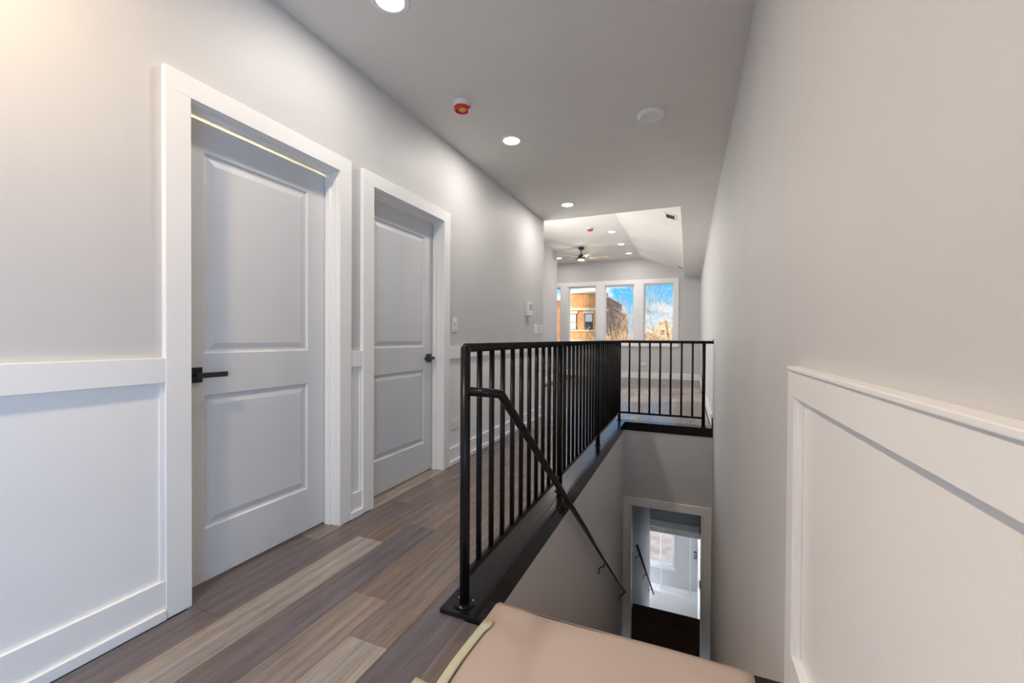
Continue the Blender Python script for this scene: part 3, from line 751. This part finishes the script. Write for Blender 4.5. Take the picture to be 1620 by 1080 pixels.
for j in range(13):
    y = 1.055 + .355*j/12; row = []
    for i in range(4):
        x = -.722 + .050*i/3 - .010*math.sin(j*.35)*.5
        if j > 10: x += .004*(i-1)
        z = (.0035, .0315, .0335, .0335)[i]
        row.append((x, y + (.012*(i == 0) if j == 12 else 0), z))
    rows.append(row)
o = sheet('tape_strip', rows, 'tape', .001); tag(o, 'cream masking tape along the left edge of the paper', 'tape')
rows = [[(-.800+.095*i/4, 1.065+.048*j/2 - .01*i/4, .0025 + .0015*(i == 4)) for i in range(5)] for j in range(3)]
o = sheet('tape_strip', rows, 'tape', .001); tag(o, 'short cream tape end on the planks at the bottom edge of the photo', 'tape')

# ================================================================== LOWER ENTRY DETAILS
e = empty('glass_partition', 'thin framed glass screen in the street entry seen down the stairs', 'glass screen', (-.25, 11.76, -5.62))
ring('frame', -.62, .12, -5.60, -3.98, .022, 11.75, 11.775, 'white', e)
box('pane', (-.60, .10, 11.760, 11.765, -5.58, -4.0), 'glass', e)
e = empty('intercom', 'small black and grey wall box right of the entry window', 'intercom', (.235, YF, -4.63))
bm = bmesh.new(); bm_box(bm, -.035, .035, -.04, 0, -.09, .09); finish('body', bm, 'matte_black', e, bevel=.004)
bm = bmesh.new(); bm_box(bm, -.024, .024, -.043, -.039, -.06, .07); finish('face', bm, 'plastic_grey', e)

# ================================================================== OUTSIDE
GZ = -6.9
M['street'] = paint('street', (.42, .38, .33), .9, .1, 8, .2)
M['brick'] = brick('orange_brick', lin(236, 160, 92), lin(222, 140, 78), lin(215, 178, 132), 1.0, True)
M['brick_side'] = brick('brown_brick', lin(190, 146, 118), lin(170, 128, 104), lin(170, 146, 126), 1.0)
M['stone'] = paint('limestone', lin(238, 214, 172), .8, .1, 12, .06)
M['bark'] = paint('sunlit_bark', lin(226, 190, 140), .9, .1, 30, .12)
M['bark_dark'] = paint('brown_bark', lin(150, 108, 74), .9, .1, 30, .2)
M['house'] = paint('white_siding', lin(238, 226, 208), .8, .1, 12, .06)
M['sash_dark'] = paint('dark_window_frame', (.05, .05, .055), .5, 0)
M['blind'] = paint('window_blind', lin(205, 205, 200), .6, 0, var=.08)
M['pole'] = paint('pole_wood', lin(110, 70, 48), .9, .1, 20, .2)
g = box('street_ground', (-90, 60, YF+1.2, 160, GZ-.3, GZ), 'street'); struct(g, 'pale street ground outside', 'ground')
bl = empty('brick_building', 'orange brick building with a round corner tower across the street', 'building', (-11.25, 48.6, GZ))
TR = 2.62
def cyl_wall(name, r, z0, z1, mat, parent, n=48, capped=True, a0=0, a1=360):
    bm = bmesh.new(); uv = bm.loops.layers.uv.new('uv')
    vs_ = []
    for j in range(n+1):
        a = R(a0+(a1-a0)*j/n); vs_.append((math.cos(a)*r, math.sin(a)*r, a*r))
    for j in range(n):
        p, q = vs_[j], vs_[j+1]
        f = bm.faces.new([bm.verts.new((p[0], p[1], z0)), bm.verts.new((q[0], q[1], z0)), bm.verts.new((q[0], q[1], z1)), bm.verts.new((p[0], p[1], z1))])
        for l, t in zip(f.loops, ((p[2], z0), (q[2], z0), (q[2], z1), (p[2], z1))): l[uv].uv = t
    bmesh.ops.remove_doubles(bm, verts=bm.verts, dist=1e-4)
    if capped:
        top = bmesh.ops.contextual_create(bm, geom=[e_ for e_ in bm.edges if e_.is_boundary and min(v.co.z for v in e_.verts) > z1-.01])
    o = finish(name, bm, mat, parent); 
    return o
Zt = 6.17-GZ
cyl_wall('tower', TR, 0, Zt, 'brick', bl)
def band(name, r0, z, h_, mat):
    lathe(name, [(TR-.05, z), (r0, z), (r0, z+h_), (TR-.05, z+h_)], mat, bl, n=48)
band('parapet_cap', TR+.10, Zt-.05, .18, 'stone'); band('cornice', TR+.12, 4.20-GZ, .28, 'stone'); band('sill_course', TR+.08, 1.85-GZ, .18, 'stone'); band('lower_course', TR+.08, .30-GZ, .6, 'stone')
for a in (-145, -106, -67, -28):
    for zb in (2.03, -1.9):
        # window curved slab set in the tower wall
        wn_ = empty('window', None, None, (0, 0, zb-GZ)); wn_.parent = bl; wn_.rotation_euler = (0, 0, R(a))
        rr2 = TR*math.cos(R(10))
        def pb(nm, b, mt, par=wn_):
            bm = bmesh.new(); bm_box(bm, *b); return finish(nm, bm, mt, par)
        pb('lintel', (rr2-.05, TR+.04, -.56, .56, 1.82, 2.10), 'stone')
        pb('frame', (rr2-.06, TR+.015, -.46, .46, 0, 1.83), 'sash_dark')
        pb('pane', (rr2, TR+.030, -.38, .38, .90, 1.74), 'blind')
        pb('pane', (rr2, TR+.025, -.38, .38, .08, .84), 'sash_dark' if a in (-67, -145) else 'blind')
# flank and body of the building
prism('wall', [(-8.55, 46.8), (-8.55, 60.0), (-30, 60.0), (-30, 49.5), (-12.2, 49.5)], 'z', GZ, 5.75, 'brick_side', bl)
prism('wall', [(-8.5, 60.0), (-8.5, 66.0), (-30, 66.0), (-30, 60.0)], 'z', GZ, 4.75, 'brick_side', bl)
prism('parapet_cap', [(-8.45, 46.8), (-8.45, 60.1), (-9.0, 60.1), (-9.0, 46.8)], 'z', 5.75, 5.92, 'stone', bl)
wh = empty('white_house', 'small white flat roofed house beyond the bare tree', 'house', (-3.5, 70, GZ))
box('wall', (-4.72, -2.2, 70, 78, GZ, 3.05), 'house', wh); box('parapet_cap', (-4.80, -2.12, 69.92, 78, 3.05, 3.22), 'house', wh)
box('window', (-4.05, -3.45, 69.96, 70.05, 1.75, 2.45), 'sash_dark', wh); box('roof_vent', (-4.3, -3.3, 71, 72, 3.22, 3.75), 'bark_dark', wh)
wh = empty('low_white_roof', 'low white roof left of the white house', 'house', (-5.5, 68, GZ)); box('wall', (-6.3, -4.85, 68.2, 76, GZ, 1.5), 'house', wh)
prism('roof', [(-6.4, 1.5), (-4.8, 1.5), (-5.0, 2.0), (-6.0, 2.05)], 'y', 68, 76.2, 'house', wh)
bb = empty('brown_house', 'brown brick house behind the leaning pole', 'house', (-1.6, 62, GZ)); box('wall', (-2.1, -.4, 62, 69, GZ, 2.65), 'brick_side', bb); box('roof_cap', (-2.15, -.3, 61.9, 69, 2.65, 3.2), 'house', bb)
pl_ = tube('utility_pole', [(-1.80, 49, GZ), (-1.94, 49, .98), (-2.28, 49, 3.08)], [.20, .16, .12], 'pole', None, 10); tag(pl_, 'dark leaning wooden pole in the rightmost far window', 'pole')
# bare trees
def tree(label, base, height, seed, mat, spread=.55, depth=6, r0=.20, lean=(0, 0)):
    rnd = random.Random(seed); e = empty('bare_tree', label, 'tree', base, 'bare trees outside')
    bmT = bmesh.new(); bmB = bmesh.new()
    def grow(bm, p, d, L, r, lev):
        pts = [p]; q = Vector(p); dd = Vector(d)
        for s in range(3):
            dd = (dd + Vector((rnd.uniform(-.16, .16), rnd.uniform(-.16, .16), rnd.uniform(-.05, .14)))).normalized(); q = q + dd*L/3; pts.append(q.copy())
        r1 = max(r*.66, .009)
        bm_tube(bm, pts, [r, r*.9, r*.75, r1], 5 if lev < 3 else 3, caps=False)
        if lev >= depth: return
        nb = 3 if lev < 6 else 4
        for k in range(nb):
            a = rnd.uniform(0, 2*math.pi); ax = dd.orthogonal().normalized(); ax.rotate(Matrix.Rotation(a, 3, dd))
            nd = dd.copy(); nd.rotate(Matrix.Rotation(rnd.uniform(.35, 1.1)*spread, 3, ax)); nd.z += .06
            src = pts[-1] if k < 2 else pts[rnd.choice((1, 2))]
            grow(bmB, src, nd.normalized(), L*rnd.uniform(.68, .86), r1*rnd.uniform(.6, .9), lev+1)
    grow(bmT, Vector((0, 0, 0)), Vector((lean[0], lean[1], 1)).normalized(), height*.26, r0, 0)
    finish('trunk', bmT, mat, e); finish('branches', bmB, mat, e)
    return e
tree('tall bare golden tree in the third far window', (-4.95, 41, GZ), 12.9, 3, 'bark', .62, 6, .22)
tree('tall bare tree with long spreading limbs in the rightmost far window', (-2.95, 27.5, GZ), 13.4, 11, 'bark', .85, 6, .26, (.12, 0))
tree('bare twiggy tree in front of the brick tower', (-6.9, 30, GZ), 8.6, 5, 'bark', .55, 7, .12)
tree('low bare tree against the brown flank of the brick building', (-6.4, 38, GZ), 6.2, 21, 'bark', .7, 7, .16)
tree('bushy bare tree behind the tall golden tree', (-4.6, 52, GZ), 10.2, 8, 'bark', .6, 6, .2)
